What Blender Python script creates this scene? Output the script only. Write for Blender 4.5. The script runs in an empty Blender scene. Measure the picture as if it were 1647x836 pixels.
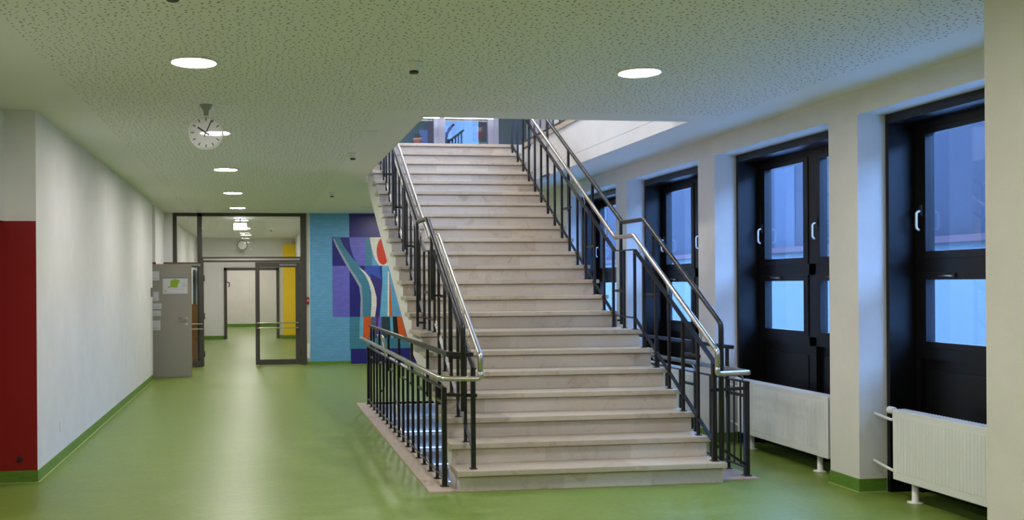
import bpy, bmesh, math, random
from mathutils import Vector, Matrix

# ------------------------------------------------------------------ scene, camera, sky, exposure
scene = bpy.context.scene
col = scene.collection
PI = math.pi
FPX, CX, CY, W, H = 1575.0, 635.0, 457.6, 1647.0, 836.0
YAW = math.atan((CX - 417.0) / FPX)
ROLL = 0.0065
cam_data = bpy.data.cameras.new('camera')
cam_data.sensor_width = 36.0
cam_data.lens = FPX * 36.0 / W
cam_data.shift_x = (W / 2 - CX) / W
cam_data.shift_y = (CY - H / 2) / W
cam_data.clip_start = 0.05
cam_data.clip_end = 400
cam = bpy.data.objects.new('camera', cam_data)
col.objects.link(cam)
cam.matrix_world = (Matrix.Translation((0, 0, 1.6)) @ Matrix.Rotation(-YAW, 4, 'Z') @
                    Matrix.Rotation(PI / 2, 4, 'X') @ Matrix.Rotation(-ROLL, 4, 'Z'))
scene.camera = cam

SKY = (0.21, 0.43, 1.0)
SKY_STRENGTH = 6.5
LAMP = (1.0, 0.93, 0.90)
LAMP_STRENGTH = 62.0
ADDED_UPPER_STRENGTH = 75.0
scene.view_settings.view_transform = 'Standard'
scene.view_settings.look = 'None'
scene.view_settings.gamma = 1.0
scene.view_settings.exposure = 1.45
scene.view_settings.use_curve_mapping = False

world = bpy.data.worlds.new('dusk_sky')
scene.world = world
world.use_nodes = True
bg = world.node_tree.nodes['Background']
bg.inputs[0].default_value = (*SKY, 1)
bg.inputs[1].default_value = SKY_STRENGTH
scene.cycles.max_bounces = 10
scene.cycles.diffuse_bounces = 6
scene.cycles.transparent_max_bounces = 24
scene.cycles.sample_clamp_indirect = 6.0
scene.cycles.caustics_reflective = False
scene.cycles.caustics_refractive = False

# ------------------------------------------------------------------ materials
def lin(c):
    return tuple(((v / 255) / 12.92 if v / 255 <= 0.04045 else ((v / 255 + 0.055) / 1.055) ** 2.4) for v in c)

def principled(name, rgb, rough=0.6, metal=0.0, spec=0.5):
    m = bpy.data.materials.new(name)
    m.use_nodes = True
    p = m.node_tree.nodes['Principled BSDF']
    p.inputs['Base Color'].default_value = (*lin(rgb), 1)
    p.inputs['Roughness'].default_value = rough
    p.inputs['Metallic'].default_value = metal
    p.inputs['Specular IOR Level'].default_value = spec
    return m

def N(m, kind, **kw):
    n = m.node_tree.nodes.new(kind)
    for k, v in kw.items():
        setattr(n, k, v)
    return n

def L(m, a, b):
    m.node_tree.links.new(a, b)

def P(m):
    return m.node_tree.nodes['Principled BSDF']

def coords(m, scale=(1, 1, 1)):
    t = N(m, 'ShaderNodeTexCoord')
    mp = N(m, 'ShaderNodeMapping')
    mp.inputs['Scale'].default_value = scale
    L(m, t.outputs['Object'], mp.inputs['Vector'])
    return mp.outputs['Vector']

def noise(m, vec, scale, detail=4, rough=0.6):
    n = N(m, 'ShaderNodeTexNoise')
    n.inputs['Scale'].default_value = scale
    n.inputs['Detail'].default_value = detail
    n.inputs['Roughness'].default_value = rough
    L(m, vec, n.inputs['Vector'])
    return n

def ramp(m, fac, stops):
    r = N(m, 'ShaderNodeValToRGB')
    el = r.color_ramp.elements
    while len(el) > 1:
        el.remove(el[-1])
    el[0].position, el[0].color = stops[0][0], (*lin(stops[0][1]), 1)
    for p_, c_ in stops[1:]:
        e = el.new(p_)
        e.color = (*lin(c_), 1)
    L(m, fac, r.inputs[0])
    return r

def bump(m, height, strength, dist=0.01):
    b = N(m, 'ShaderNodeBump')
    b.inputs['Strength'].default_value = strength
    b.inputs['Distance'].default_value = dist
    L(m, height, b.inputs['Height'])
    L(m, b.outputs[0], P(m).inputs['Normal'])

def plaster(name, rgb, grain=160, strength=0.25):
    m = principled(name, rgb, 0.75, spec=0.25)
    v = coords(m)
    n = noise(m, v, 3, 3)
    a = tuple(max(0, c - 5) for c in rgb)
    r = ramp(m, n.outputs[0], [(0.35, a), (0.65, rgb)])
    L(m, r.outputs[0], P(m).inputs['Base Color'])
    g = noise(m, v, grain, 2)
    bump(m, g.outputs[0], strength, 0.004)
    return m

M = {}
M['wall'] = plaster('white_wall_plaster', (229, 228, 230))
M['pillar'] = plaster('cream_wall_plaster', (230, 226, 220))
M['plaster'] = plaster('smooth_white_plaster', (230, 229, 225), 220, 0.1)
M['red'] = principled('red_paint', (142, 10, 14), 0.5)
M['yellow'] = principled('yellow_paint', (250, 212, 6), 0.6)

# marbled green linoleum
m = principled('green_linoleum', (120, 160, 60), 0.33, spec=0.5)
v = coords(m, (1.0, 2.2, 1))
n1 = noise(m, v, 2.2, 6, 0.65)
r1 = ramp(m, n1.outputs[0], [(0.30, (128, 156, 58)), (0.5, (140, 166, 68)), (0.72, (154, 180, 86))])
v2 = coords(m, (9, 24, 1))
n2 = noise(m, v2, 2.0, 5, 0.7)
r2 = ramp(m, n2.outputs[0], [(0.35, (104, 104, 104)), (0.65, (150, 150, 150))])
mx = N(m, 'ShaderNodeMixRGB', blend_type='OVERLAY')
mx.inputs[0].default_value = 0.6
L(m, r1.outputs[0], mx.inputs[1]); L(m, r2.outputs[0], mx.inputs[2])
L(m, mx.outputs[0], P(m).inputs['Base Color'])
rr = N(m, 'ShaderNodeMapRange')
rr.inputs[3].default_value = 0.30; rr.inputs[4].default_value = 0.46
L(m, n1.outputs[0], rr.inputs[0]); L(m, rr.outputs[0], P(m).inputs['Roughness'])
bump(m, n2.outputs[0], 0.03, 0.004)
M['floor'] = m
m = principled('green_skirting', (98, 138, 48), 0.42)
n1 = noise(m, coords(m, (2, 2, 8)), 5, 4)
r1 = ramp(m, n1.outputs[0], [(0.3, (88, 126, 40)), (0.7, (104, 146, 54))])
L(m, r1.outputs[0], P(m).inputs['Base Color'])
M['skirting'] = m
M['weld'] = principled('pale_green_weld', (176, 190, 120), 0.5)

# perforated acoustic ceiling
m = principled('perforated_ceiling', (236, 235, 229), 0.8, spec=0.2)
t = N(m, 'ShaderNodeTexCoord')
sep = N(m, 'ShaderNodeSeparateXYZ')
L(m, t.outputs['Object'], sep.inputs[0])
flat = N(m, 'ShaderNodeCombineXYZ')
L(m, sep.outputs[0], flat.inputs[0]); L(m, sep.outputs[1], flat.inputs[1])
vo = N(m, 'ShaderNodeTexVoronoi', feature='F1', voronoi_dimensions='2D')
vo.inputs['Scale'].default_value = 22.0
vo.inputs['Randomness'].default_value = 0.8
L(m, flat.outputs[0], vo.inputs['Vector'])
cs = N(m, 'ShaderNodeSeparateColor')
L(m, vo.outputs['Color'], cs.inputs[0])
rad = N(m, 'ShaderNodeMapRange')
rad.inputs[3].default_value = 0.10; rad.inputs[4].default_value = 0.17
L(m, cs.outputs[0], rad.inputs[0])
hole = N(m, 'ShaderNodeMath', operation='LESS_THAN')
L(m, vo.outputs['Distance'], hole.inputs[0]); L(m, rad.outputs[0], hole.inputs[1])
def gate(sock, op, val):
    g = N(m, 'ShaderNodeMath', operation=op)
    L(m, sock, g.inputs[0]); g.inputs[1].default_value = val
    return g.outputs[0]
def mul(a, b):
    g = N(m, 'ShaderNodeMath', operation='MULTIPLY')
    L(m, a, g.inputs[0]); L(m, b, g.inputs[1])
    return g.outputs[0]
near = mul(mul(gate(sep.outputs[0], 'GREATER_THAN', -1.35), gate(sep.outputs[0], 'LESS_THAN', 4.05)),
           gate(sep.outputs[1], 'LESS_THAN', 8.05))
deep = mul(mul(gate(sep.outputs[0], 'GREATER_THAN', -1.35), gate(sep.outputs[0], 'LESS_THAN', 1.0)),
           mul(gate(sep.outputs[1], 'GREATER_THAN', 8.049), gate(sep.outputs[1], 'LESS_THAN', 19.3)))
add = N(m, 'ShaderNodeMath', operation='ADD')
L(m, near, add.inputs[0]); L(m, deep, add.inputs[1])
fac = mul(hole.outputs[0], add.outputs[0])
mx = N(m, 'ShaderNodeMixRGB')
mx.inputs[1].default_value = (*lin((236, 235, 229)), 1)
mx.inputs[2].default_value = (*lin((116, 116, 102)), 1)
L(m, fac, mx.inputs[0]); L(m, mx.outputs[0], P(m).inputs['Base Color'])
M['ceiling'] = m

# cream marble in slabs
def marble(name, base, dark, light, slab=0.72, rough=0.38):
    m = principled(name, base, rough)
    t = N(m, 'ShaderNodeTexCoord')
    oi = N(m, 'ShaderNodeObjectInfo')
    vm = N(m, 'ShaderNodeVectorMath', operation='ADD')
    cx = N(m, 'ShaderNodeCombineXYZ')
    k = N(m, 'ShaderNodeMath', operation='MULTIPLY'); k.inputs[1].default_value = 13.7
    L(m, oi.outputs['Random'], k.inputs[0])
    for i in range(3):
        L(m, k.outputs[0], cx.inputs[i])
    L(m, t.outputs['Object'], vm.inputs[0]); L(m, cx.outputs[0], vm.inputs[1])
    sp = N(m, 'ShaderNodeSeparateXYZ'); L(m, vm.outputs[0], sp.inputs[0])
    dv = N(m, 'ShaderNodeMath', operation='DIVIDE'); dv.inputs[1].default_value = slab
    L(m, sp.outputs[0], dv.inputs[0])
    fl = N(m, 'ShaderNodeMath', operation='FLOOR'); L(m, dv.outputs[0], fl.inputs[0])
    ad = N(m, 'ShaderNodeMath', operation='ADD'); L(m, fl.outputs[0], ad.inputs[0]); L(m, k.outputs[0], ad.inputs[1])
    wn = N(m, 'ShaderNodeTexWhiteNoise', noise_dimensions='1D'); L(m, ad.outputs[0], wn.inputs['W'])
    n1 = noise(m, vm.outputs[0], 4.5, 8, 0.7)
    n1.inputs['Distortion'].default_value = 1.4
    r1 = ramp(m, n1.outputs[0], [(0.32, dark), (0.46, base), (0.6, base), (0.74, light)])
    n2 = noise(m, vm.outputs[0], 60, 4, 0.7)
    r2 = ramp(m, n2.outputs[0], [(0.35, (116, 116, 116)), (0.65, (138, 138, 138))])
    a = N(m, 'ShaderNodeMixRGB', blend_type='OVERLAY'); a.inputs[0].default_value = 0.5
    L(m, r1.outputs[0], a.inputs[1]); L(m, r2.outputs[0], a.inputs[2])
    r3 = ramp(m, wn.outputs[0], [(0.0, (196, 188, 178)), (0.5, (222, 217, 210)), (1.0, (242, 239, 234))])
    b = N(m, 'ShaderNodeMixRGB', blend_type='MULTIPLY'); b.inputs[0].default_value = 0.6
    L(m, a.outputs[0], b.inputs[1]); L(m, r3.outputs[0], b.inputs[2])
    L(m, b.outputs[0], P(m).inputs['Base Color'])
    return m
M['riser'] = marble('cream_marble_riser', (222, 215, 203), (206, 196, 182), (230, 225, 217))
M['tread'] = marble('cream_marble_tread', (219, 210, 195), (202, 190, 170), (228, 221, 210), 1.1, 0.3)
M['curb'] = marble('pinkish_stone_curb', (218, 206, 196), (198, 184, 172), (228, 220, 212), 0.6, 0.45)
M['grey_step'] = marble('grey_stone_step', (222, 222, 224), (200, 200, 204), (234, 234, 236), 0.9, 0.4)

M['black'] = principled('black_railing_paint', (20, 20, 23), 0.34)
M['steel'] = principled('brushed_steel', (196, 192, 184), 0.28, 1.0)
M['window_black'] = principled('black_window_paint', (5, 5, 9), 0.38)
M['white_metal'] = principled('white_enamel', (236, 236, 232), 0.35)
M['frame_grey'] = principled('dark_grey_frame', (66, 62, 58), 0.45)
M['door_grey'] = principled('grey_door_laminate', (150, 145, 140), 0.5)
M['oak'] = principled('oak_edge', (176, 128, 82), 0.5)
M['wood'] = principled('brown_cabinet_wood', (142, 98, 54), 0.5)
M['paper'] = principled('white_paper', (206, 206, 214), 0.7)
M['print_green'] = principled('green_print', (140, 170, 50), 0.7)
M['print_grey'] = principled('grey_print', (120, 120, 128), 0.7)
M['print_teal'] = principled('teal_print', (70, 120, 100), 0.7)
M['plastic'] = principled('white_plastic', (228, 228, 222), 0.4)
M['dark_plastic'] = principled('dark_plastic', (34, 32, 30), 0.5)
M['grey_plastic'] = principled('grey_plastic', (112, 112, 112), 0.5)
M['alarm_red'] = principled('alarm_red', (150, 24, 18), 0.4)
M['teal'] = principled('teal_binding', (28, 78, 74), 0.5)
M['upper_frame'] = principled('silver_grey_frame', (150, 154, 172), 0.4)
M['teal_board'] = principled('teal_board', (14, 66, 84), 0.6)
M['navy_board'] = principled('navy_board', (16, 24, 70), 0.6)
M['blue_board'] = principled('sky_blue_board', (56, 96, 172), 0.6)
M['aqua_board'] = principled('aqua_board', (40, 124, 144), 0.6)
M['pink_pot'] = principled('pink_pot', (214, 142, 138), 0.6)
M['brown_pot'] = principled('brown_pot', (132, 64, 48), 0.6)
M['blossom'] = principled('pale_blossom', (196, 196, 186), 0.7)
M['soil'] = principled('soil', (60, 44, 34), 0.9)
M['leaf'] = principled('leaf', (50, 96, 60), 0.6)
M['stair_grey'] = principled('grey_basement_wall', (206, 208, 212), 0.7)
M['clock_face'] = principled('clock_face', (226, 226, 228), 0.35)
M['clock_ink'] = principled('clock_ink', (18, 18, 20), 0.5)
M['snow'] = principled('pale_render', (113, 120, 122), 0.8)
M['dusk_wall'] = principled('grey_render', (46, 43, 52), 0.8)
M['dusk_pale'] = principled('pale_grey_pilaster', (66, 68, 78), 0.8)
M['ledge'] = principled('brown_ledge', (84, 54, 56), 0.7)
M['paving'] = principled('courtyard_paving', (180, 185, 190), 0.8)

def emitter(name, rgb, strength):
    m = bpy.data.materials.new(name)
    m.use_nodes = True
    nt = m.node_tree
    nt.nodes.clear()
    o = nt.nodes.new('ShaderNodeOutputMaterial')
    e = nt.nodes.new('ShaderNodeEmission')
    e.inputs[0].default_value = (*rgb, 1)
    e.inputs[1].default_value = strength
    nt.links.new(e.outputs[0], o.inputs[0])
    return m
M['lamp'] = emitter('lamp_diffuser', LAMP, LAMP_STRENGTH)
M['added_upper_lamp'] = emitter('added_lamp_diffuser', (1.0, 0.95, 0.90), ADDED_UPPER_STRENGTH)
M['tube'] = emitter('fluorescent_tube', (0.92, 0.97, 1.0), 3.0)
M['sign_glow'] = emitter('lit_sign_face', (0.96, 1.0, 0.94), 3.0)

def glass(name, tint=(1, 1, 1), rough=0.0, ior=1.45):
    m = bpy.data.materials.new(name)
    m.use_nodes = True
    nt = m.node_tree
    nt.nodes.clear()
    o = nt.nodes.new('ShaderNodeOutputMaterial')
    mix = nt.nodes.new('ShaderNodeMixShader')
    fr = nt.nodes.new('ShaderNodeFresnel'); fr.inputs[0].default_value = ior
    tr = nt.nodes.new('ShaderNodeBsdfTransparent'); tr.inputs[0].default_value = (*tint, 1)
    gl = nt.nodes.new('ShaderNodeBsdfGlossy'); gl.inputs['Roughness'].default_value = rough
    geo = nt.nodes.new('ShaderNodeNewGeometry')
    mr = nt.nodes.new('ShaderNodeMapRange')          # same reflectance on both faces of the sheet
    mr.inputs[3].default_value = ior; mr.inputs[4].default_value = 1 / ior
    nt.links.new(geo.outputs['Backfacing'], mr.inputs[0])
    nt.links.new(mr.outputs[0], fr.inputs[0])
    nt.links.new(fr.outputs[0], mix.inputs[0])
    nt.links.new(tr.outputs[0], mix.inputs[1])
    nt.links.new(gl.outputs[0], mix.inputs[2])
    nt.links.new(mix.outputs[0], o.inputs[0])
    return m
M['glass'] = glass('window_glass', (0.93, 0.96, 0.97))
M['clear'] = glass('door_glass', (0.97, 0.98, 0.96))
M['dome'] = glass('clock_glass', (0.97, 0.97, 0.97))

# ceramic mosaic colours, fine tile joints
def mosaic(name, rgb):
    m = principled(name, rgb, 0.35)
    t = N(m, 'ShaderNodeTexCoord')
    sp = N(m, 'ShaderNodeSeparateXYZ'); L(m, t.outputs['Object'], sp.inputs[0])
    cb = N(m, 'ShaderNodeCombineXYZ'); L(m, sp.outputs[0], cb.inputs[0]); L(m, sp.outputs[2], cb.inputs[1])
    br = N(m, 'ShaderNodeTexBrick')
    br.inputs['Scale'].default_value = 1.0
    br.inputs['Brick Width'].default_value = 0.11
    br.inputs['Row Height'].default_value = 0.055
    br.inputs['Mortar Size'].default_value = 0.003
    d = tuple(int(c * 0.975) for c in rgb)
    e = tuple(min(255, int(c * 1.03) + 1) for c in rgb)
    br.inputs['Color1'].default_value = (*lin(d), 1)
    br.inputs['Color2'].default_value = (*lin(e), 1)
    br.inputs['Mortar'].default_value = (*lin(tuple(int(c * 0.92) for c in rgb)), 1)
    L(m, cb.outputs[0], br.inputs['Vector'])
    L(m, br.outputs['Color'], P(m).inputs['Base Color'])
    return m
MOS = {k: mosaic('mosaic_' + k, c) for k, c in dict(
    light_blue=(100, 164, 214), navy=(34, 32, 128), dark_violet=(58, 44, 128), violet=(104, 104, 206), teal=(66, 130, 162),
    white=(226, 224, 220), red=(208, 58, 30), grey=(150, 162, 184), cyan=(104, 176, 218), royal=(52, 84, 184),
    orange=(214, 92, 34), slate=(84, 98, 140), purple=(92, 40, 118), green=(38, 66, 80), black=(26, 26, 40)).items()}

# ------------------------------------------------------------------ mesh helpers
class MB:
    def __init__(self):
        self.bm = bmesh.new()
        self.mats = []
        self.cur = 0
    def use(self, mat):
        if mat not in self.mats:
            self.mats.append(mat)
        self.cur = self.mats.index(mat)
        return self
    def _face(self, vs, smooth=False):
        try:
            f = self.bm.faces.new(vs)
            f.material_index = self.cur
            f.smooth = smooth
        except ValueError:
            pass
    def hexa(self, pts):
        v = [self.bm.verts.new(p) for p in pts]
        for q in ((0, 3, 2, 1), (4, 5, 6, 7), (0, 1, 5, 4), (1, 2, 6, 5), (2, 3, 7, 6), (3, 0, 4, 7)):
            self._face([v[i] for i in q])
        return self
    def box(self, x0, x1, y0, y1, z0, z1):
        return self.hexa([(x0, y0, z0), (x1, y0, z0), (x1, y1, z0), (x0, y1, z0),
                          (x0, y0, z1), (x1, y0, z1), (x1, y1, z1), (x0, y1, z1)])
    def rbox(self, x0, x1, y0, y1, z0, z1, r=0.008, seg=2):
        b = bmesh.new()
        bmesh.ops.create_cube(b, size=1)
        for v in b.verts:
            v.co = Vector(((x0 + x1) / 2 + v.co.x * (x1 - x0), (y0 + y1) / 2 + v.co.y * (y1 - y0), (z0 + z1) / 2 + v.co.z * (z1 - z0)))
        bmesh.ops.bevel(b, geom=b.edges[:], offset=r, segments=seg, affect='EDGES', profile=0.7)
        mp = {v: self.bm.verts.new(v.co) for v in b.verts}
        for f in b.faces:
            self._face([mp[v] for v in f.verts])
        b.free()
        return self
    def prism_x(self, prof, x0, x1):          # profile in (y, z), extruded along x
        a = [self.bm.verts.new((x0, y, z)) for y, z in prof]
        b = [self.bm.verts.new((x1, y, z)) for y, z in prof]
        self._face(a); self._face(list(reversed(b)))
        n = len(prof)
        for i in range(n):
            self._face([a[i], b[i], b[(i + 1) % n], a[(i + 1) % n]])
        return self
    def prism_y(self, prof, y0, y1):          # profile in (x, z), extruded along y
        a = [self.bm.verts.new((x, y0, z)) for x, z in prof]
        b = [self.bm.verts.new((x, y1, z)) for x, z in prof]
        self._face(a); self._face(list(reversed(b)))
        n = len(prof)
        for i in range(n):
            self._face([a[i], b[i], b[(i + 1) % n], a[(i + 1) % n]])
        return self
    def bar(self, pts, w, h, up=(0, 0, 1)):   # rectangular bar along a polyline
        pts = [Vector(p) for p in pts]
        rings = []
        for i, p in enumerate(pts):
            d = ((pts[i] - pts[i - 1]).normalized() if i else Vector()) + ((pts[i + 1] - pts[i]).normalized() if i < len(pts) - 1 else Vector())
            d.normalize()
            u = Vector(up)
            if abs(d.dot(u)) > 0.99:
                u = Vector((1, 0, 0))
            s = d.cross(u).normalized()
            t = s.cross(d).normalized()
            seg = (pts[i] - pts[i - 1]).normalized() if i else (pts[1] - pts[0]).normalized()
            k = 1 / max(0.5, abs(d.dot(seg)))
            rings.append([self.bm.verts.new(p + s * w / 2 * a + t * h / 2 * b * k) for a, b in ((-1, -1), (1, -1), (1, 1), (-1, 1))])
        for r0, r1 in zip(rings, rings[1:]):
            for i in range(4):
                self._face([r0[i], r0[(i + 1) % 4], r1[(i + 1) % 4], r1[i]])
        self._face(list(reversed(rings[0]))); self._face(rings[-1])
        return self
    def tube(self, pts, r, n=12, round_corner=0.0):
        pts = [Vector(p) for p in pts]
        if round_corner:
            q = [pts[0]]
            for a, b, c in zip(pts, pts[1:], pts[2:]):
                k = min(round_corner, (b - a).length * 0.45, (c - b).length * 0.45)
                p0 = b + (a - b).normalized() * k
                p2 = b + (c - b).normalized() * k
                for t in (0, .25, .5, .75, 1):
                    q.append(p0 * (1 - t) ** 2 + b * 2 * t * (1 - t) + p2 * t ** 2)
            q.append(pts[-1])
            pts = q
        rings = []
        ref = None
        for i, p in enumerate(pts):
            d = ((pts[i] - pts[i - 1]).normalized() if i else Vector()) + ((pts[i + 1] - pts[i]).normalized() if i < len(pts) - 1 else Vector())
            d.normalize()
            if ref is None:
                ref = d.orthogonal().normalized()
            s = (ref - d * ref.dot(d)).normalized()
            ref = s
            t = d.cross(s)
            rings.append([self.bm.verts.new(p + s * r * math.cos(a) + t * r * math.sin(a)) for a in (2 * PI * j / n for j in range(n))])
        for r0, r1 in zip(rings, rings[1:]):
            for i in range(n):
                self._face([r0[i], r0[(i + 1) % n], r1[(i + 1) % n], r1[i]], True)
        self._face(list(reversed(rings[0]))); self._face(rings[-1])
        return self
    def lathe(self, prof, centre, axis='z', n=32, smooth=True):   # profile (radius, along)
        c = Vector(centre)
        rings = []
        for r, h in prof:
            ring = []
            for j in range(n):
                a = 2 * PI * j / n
                x, y = r * math.cos(a), r * math.sin(a)
                o = Vector((x, y, h)) if axis == 'z' else (Vector((x, h, y)) if axis == 'y' else Vector((h, x, y)))
                ring.append(self.bm.verts.new(c + o))
            rings.append(ring)
        for r0, r1 in zip(rings, rings[1:]):
            for i in range(n):
                self._face([r0[i], r0[(i + 1) % n], r1[(i + 1) % n], r1[i]], smooth)
        self._face(list(reversed(rings[0]))); self._face(rings[-1])
        return self
    def flat(self, pts):
        self._face([self.bm.verts.new(p) for p in pts])
        return self
    def build(self, name, mat=None, parent=None, label=None, origin=None):
        bmesh.ops.recalc_face_normals(self.bm, faces=self.bm.faces[:])
        me = bpy.data.meshes.new(name)
        off = Vector(origin) if origin else (Vector(parent.location) if parent else Vector())
        if origin or parent:
            bmesh.ops.translate(self.bm, verts=self.bm.verts[:], vec=-off)
        self.bm.to_mesh(me)
        self.bm.free()
        for mt in (self.mats or [mat]):
            me.materials.append(mt)
        o = bpy.data.objects.new(name, me)
        col.objects.link(o)
        if parent:
            o.parent = parent
        elif origin:
            o.location = off
        if label:
            o['label'] = label
        return o

def abs_loc(o):
    p = Vector(o.location)
    while o.parent:
        o = o.parent
        p += Vector(o.location)
    return p

def sub(mb, name, mat, parent, label=None):
    """a sub-part: parent is itself a mesh part; geometry is in world units"""
    base = Vector(abs_loc(parent))
    bmesh.ops.translate(mb.bm, verts=mb.bm.verts[:], vec=-base)
    o = mb.build(name, mat, None, label)
    o.parent = parent
    return o

def thing(name, loc, label, cat, group=None):
    o = bpy.data.objects.new(name, None)
    o.empty_display_size = 0.1
    col.objects.link(o)
    o.location = loc
    o['label'] = label; o['category'] = cat
    if group:
        o['group'] = group
    return o

def tag(o, label, cat, group=None):
    o['label'] = label; o['category'] = cat
    if group:
        o['group'] = group
    return o

def copy_thing(src, loc, label, group=None):
    def rec(o, parent):
        c = o.copy()
        col.objects.link(c)
        c.parent = parent
        for ch in [x for x in src_children[o.name]]:
            rec(ch, c)
        return c
    src_children = {}
    def walk(o):
        src_children[o.name] = list(o.children)
        for ch in o.children:
            walk(ch)
    walk(src)
    r = rec(src, None)
    r.location = loc
    r['label'] = label
    if group:
        r['group'] = group
    return r

def struct(mb, name, mat=None, parent=None, label=None, cat=None):
    o = mb.build(name, mat, parent)
    if parent is None:
        o['kind'] = 'structure'
        if label:
            o['label'] = label
        if cat:
            o['category'] = cat
    return o

# ------------------------------------------------------------------ dimensions (metres)
CEIL, UP = 3.05, 3.612
RISE, GO, Y1, GAP = 0.1642, 0.2883, 7.363, 0.3447
def nose(k):
    return Y1 + (k - 1) * GO + (GAP if k >= 8 else 0)
TOP_Y = nose(22)
WALL_L, WALL_R = -1.81, 4.51
VX0, VX1, VY0, VY1 = 1.49, 3.76, 7.46, 13.0        # stairwell to the basement
OX0, OX1, OY0 = 1.41, 3.85, 8.36                    # opening in the ceiling
GLASS_Y = 19.83

# ------------------------------------------------------------------ floors and ceilings
b = MB()
b.box(-3.0, 5.2, -3.2, VY0, -0.2, 0); b.box(-3.0, VX0, VY0, VY1, -0.2, 0)
b.box(VX1, 5.2, VY0, VY1, -0.2, 0); b.box(-3.0, 5.2, VY1, 39.2, -0.2, 0)
struct(b, 'floor', M['floor'], label='marbled green linoleum floor', cat='floor')

b = MB()
b.box(-3.0, 5.2, -3.2, OY0, CEIL, UP); b.box(-3.0, OX0, OY0, TOP_Y + .05, CEIL, UP)
b.box(OX1, 5.2, OY0, TOP_Y + .05, CEIL, UP); b.box(-3.0, 5.2, TOP_Y + .05, GLASS_Y + .04, CEIL, UP)
struct(b, 'ceiling', M['ceiling'], label='perforated acoustic ceiling with plain margins', cat='ceiling')
b = MB().box(-3.0, 2.2, GLASS_Y + .04, 39.2, 3.02, 3.3)
struct(b, 'ceiling_corridor', M['plaster'])
# plaster facing of the ceiling opening, with a joint line
b = MB()
b.box(OX1 - .012, OX1, OY0, TOP_Y, 3.19, UP - .03); b.box(OX1 - .016, OX1, OY0, TOP_Y, CEIL - .002, 3.183)
b.box(OX0, OX0 + .012, OY0, TOP_Y, CEIL - .002, UP)
b.box(OX0, OX1, OY0, OY0 + .012, CEIL - .002, UP)
struct(b, 'trim_1', M['plaster'])
b = MB().box(OX1 - .03, OX1 + .2, OY0, TOP_Y + .3, UP - .03, UP + .03)
struct(b, 'trim_2', M['tread'])

# ------------------------------------------------------------------ left wall with its two door recesses
b = MB()
b.box(-2.5, WALL_L, 8.36, 17.17, 0, CEIL)
b.box(-2.5, WALL_L, -3.2, 6.6, 0, CEIL)
b.box(-2.5, -2.06, 6.6, 8.36, 2.14, CEIL)
b.box(-2.5, -2.06, 17.17, 17.95, 2.03, CEIL)
b.box(-2.5, -1.84, 17.95, GLASS_Y, 0, CEIL)
b.box(-2.9, -2.5, -3.2, 39, 0, CEIL)
struct(b, 'wall_left', M['wall'], label='long white wall on the left', cat='wall')
b = MB()
b.box(-2.5, WALL_L - .001, 8.352, 8.362, 0.10, 2.14)
b.box(-2.5, WALL_L - .02, 17.942, 17.952, 0.10, 2.03)
b.box(-2.505, -2.45, 6.6, 8.36, 0.0, 2.14)
struct(b, 'trim_3', M['red'])
b = MB()
b.box(WALL_L, WALL_L + .006, 8.348, 17.176, 0, .095)
b.box(-2.46, WALL_L + .006, 8.346, 8.352, 0, .1)
b.box(-2.5, -1.834, 17.936, 17.944, 0, .1); b.box(-1.84, -1.834, 17.94, GLASS_Y - .05, 0, .095)
struct(b, 'baseboard_left', M['skirting'])
b = MB()
b.box(WALL_L + .006, WALL_L + .014, 8.34, 17.176, 0, .004); b.box(-2.46, WALL_L + .014, 8.338, 8.346, 0, .004)
struct(b, 'trim_4', M['weld'])

# ------------------------------------------------------------------ right wall: pillars, lintels, window niches
pillars = [(2.2, 4.9), (6.89, 7.27), (9.25, 9.62), (11.61, 11.98), (13.97, 19.83)]
b = MB()
for y0, y1 in pillars:
    b.box(WALL_R, 5.04, y0, y1, 0, CEIL)
for (a0, a1), (c0, c1) in zip(pillars, pillars[1:]):
    b.box(WALL_R, 5.2, a1, c0, 2.87, CEIL)
struct(b, 'wall_right', M['pillar'], label='white window wall with square pillars', cat='wall')
b = MB().box(3.55, 4.5, -3.2, 4.385, 0, CEIL)
struct(b, 'wall_near', M['pillar'])
b = MB()
for y0, y1 in pillars:
    b.box(WALL_R - .006, WALL_R, y0 - .006, y1 + .006, 0, .1)
    b.box(WALL_R, 4.73, y0 - .006, y0, 0, .1)
    b.box(WALL_R, 4.73, y1, y1 + .006, 0, .1)
struct(b, 'baseboard_right', M['skirting'])
b = MB()
for y0, y1 in pillars[1:]:
    b.box(WALL_R - .014, WALL_R - .006, y0 - .014, y1 + .014, 0, .003)
    b.box(WALL_R - .006, 4.73, y0 - .014, y0 - .006, 0, .003)
struct(b, 'trim_5', M['weld'])
# wall under windows, outer skin and everything behind the stair
b = MB()
for (a0, a1), (c0, c1) in zip(pillars, pillars[1:]):
    b.box(5.04, 5.085, a0, a1, 0, CEIL)
    b.box(5.055, 5.085, a1 + .001, c0 - .001, 0, 1.05); b.box(5.055, 5.085, a1 + .001, c0 - .001, 2.80, 2.869)
b.box(5.04, 5.085, 13.97, GLASS_Y, 0, CEIL)
struct(b, 'wall_outer', M['window_black'])
b = MB().box(.945, 5.2, GLASS_Y, GLASS_Y + .2, 0, CEIL)
struct(b, 'wall_end', M['plaster'])
b = MB().box(-3, 5.2, -3.4, -3.2, 0, CEIL)
struct(b, 'wall_back', M['wall'])
b = MB().box(.94, 4.5, GLASS_Y - .028, GLASS_Y, 0, .06)
struct(b, 'baseboard_end', M['skirting'])

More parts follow.
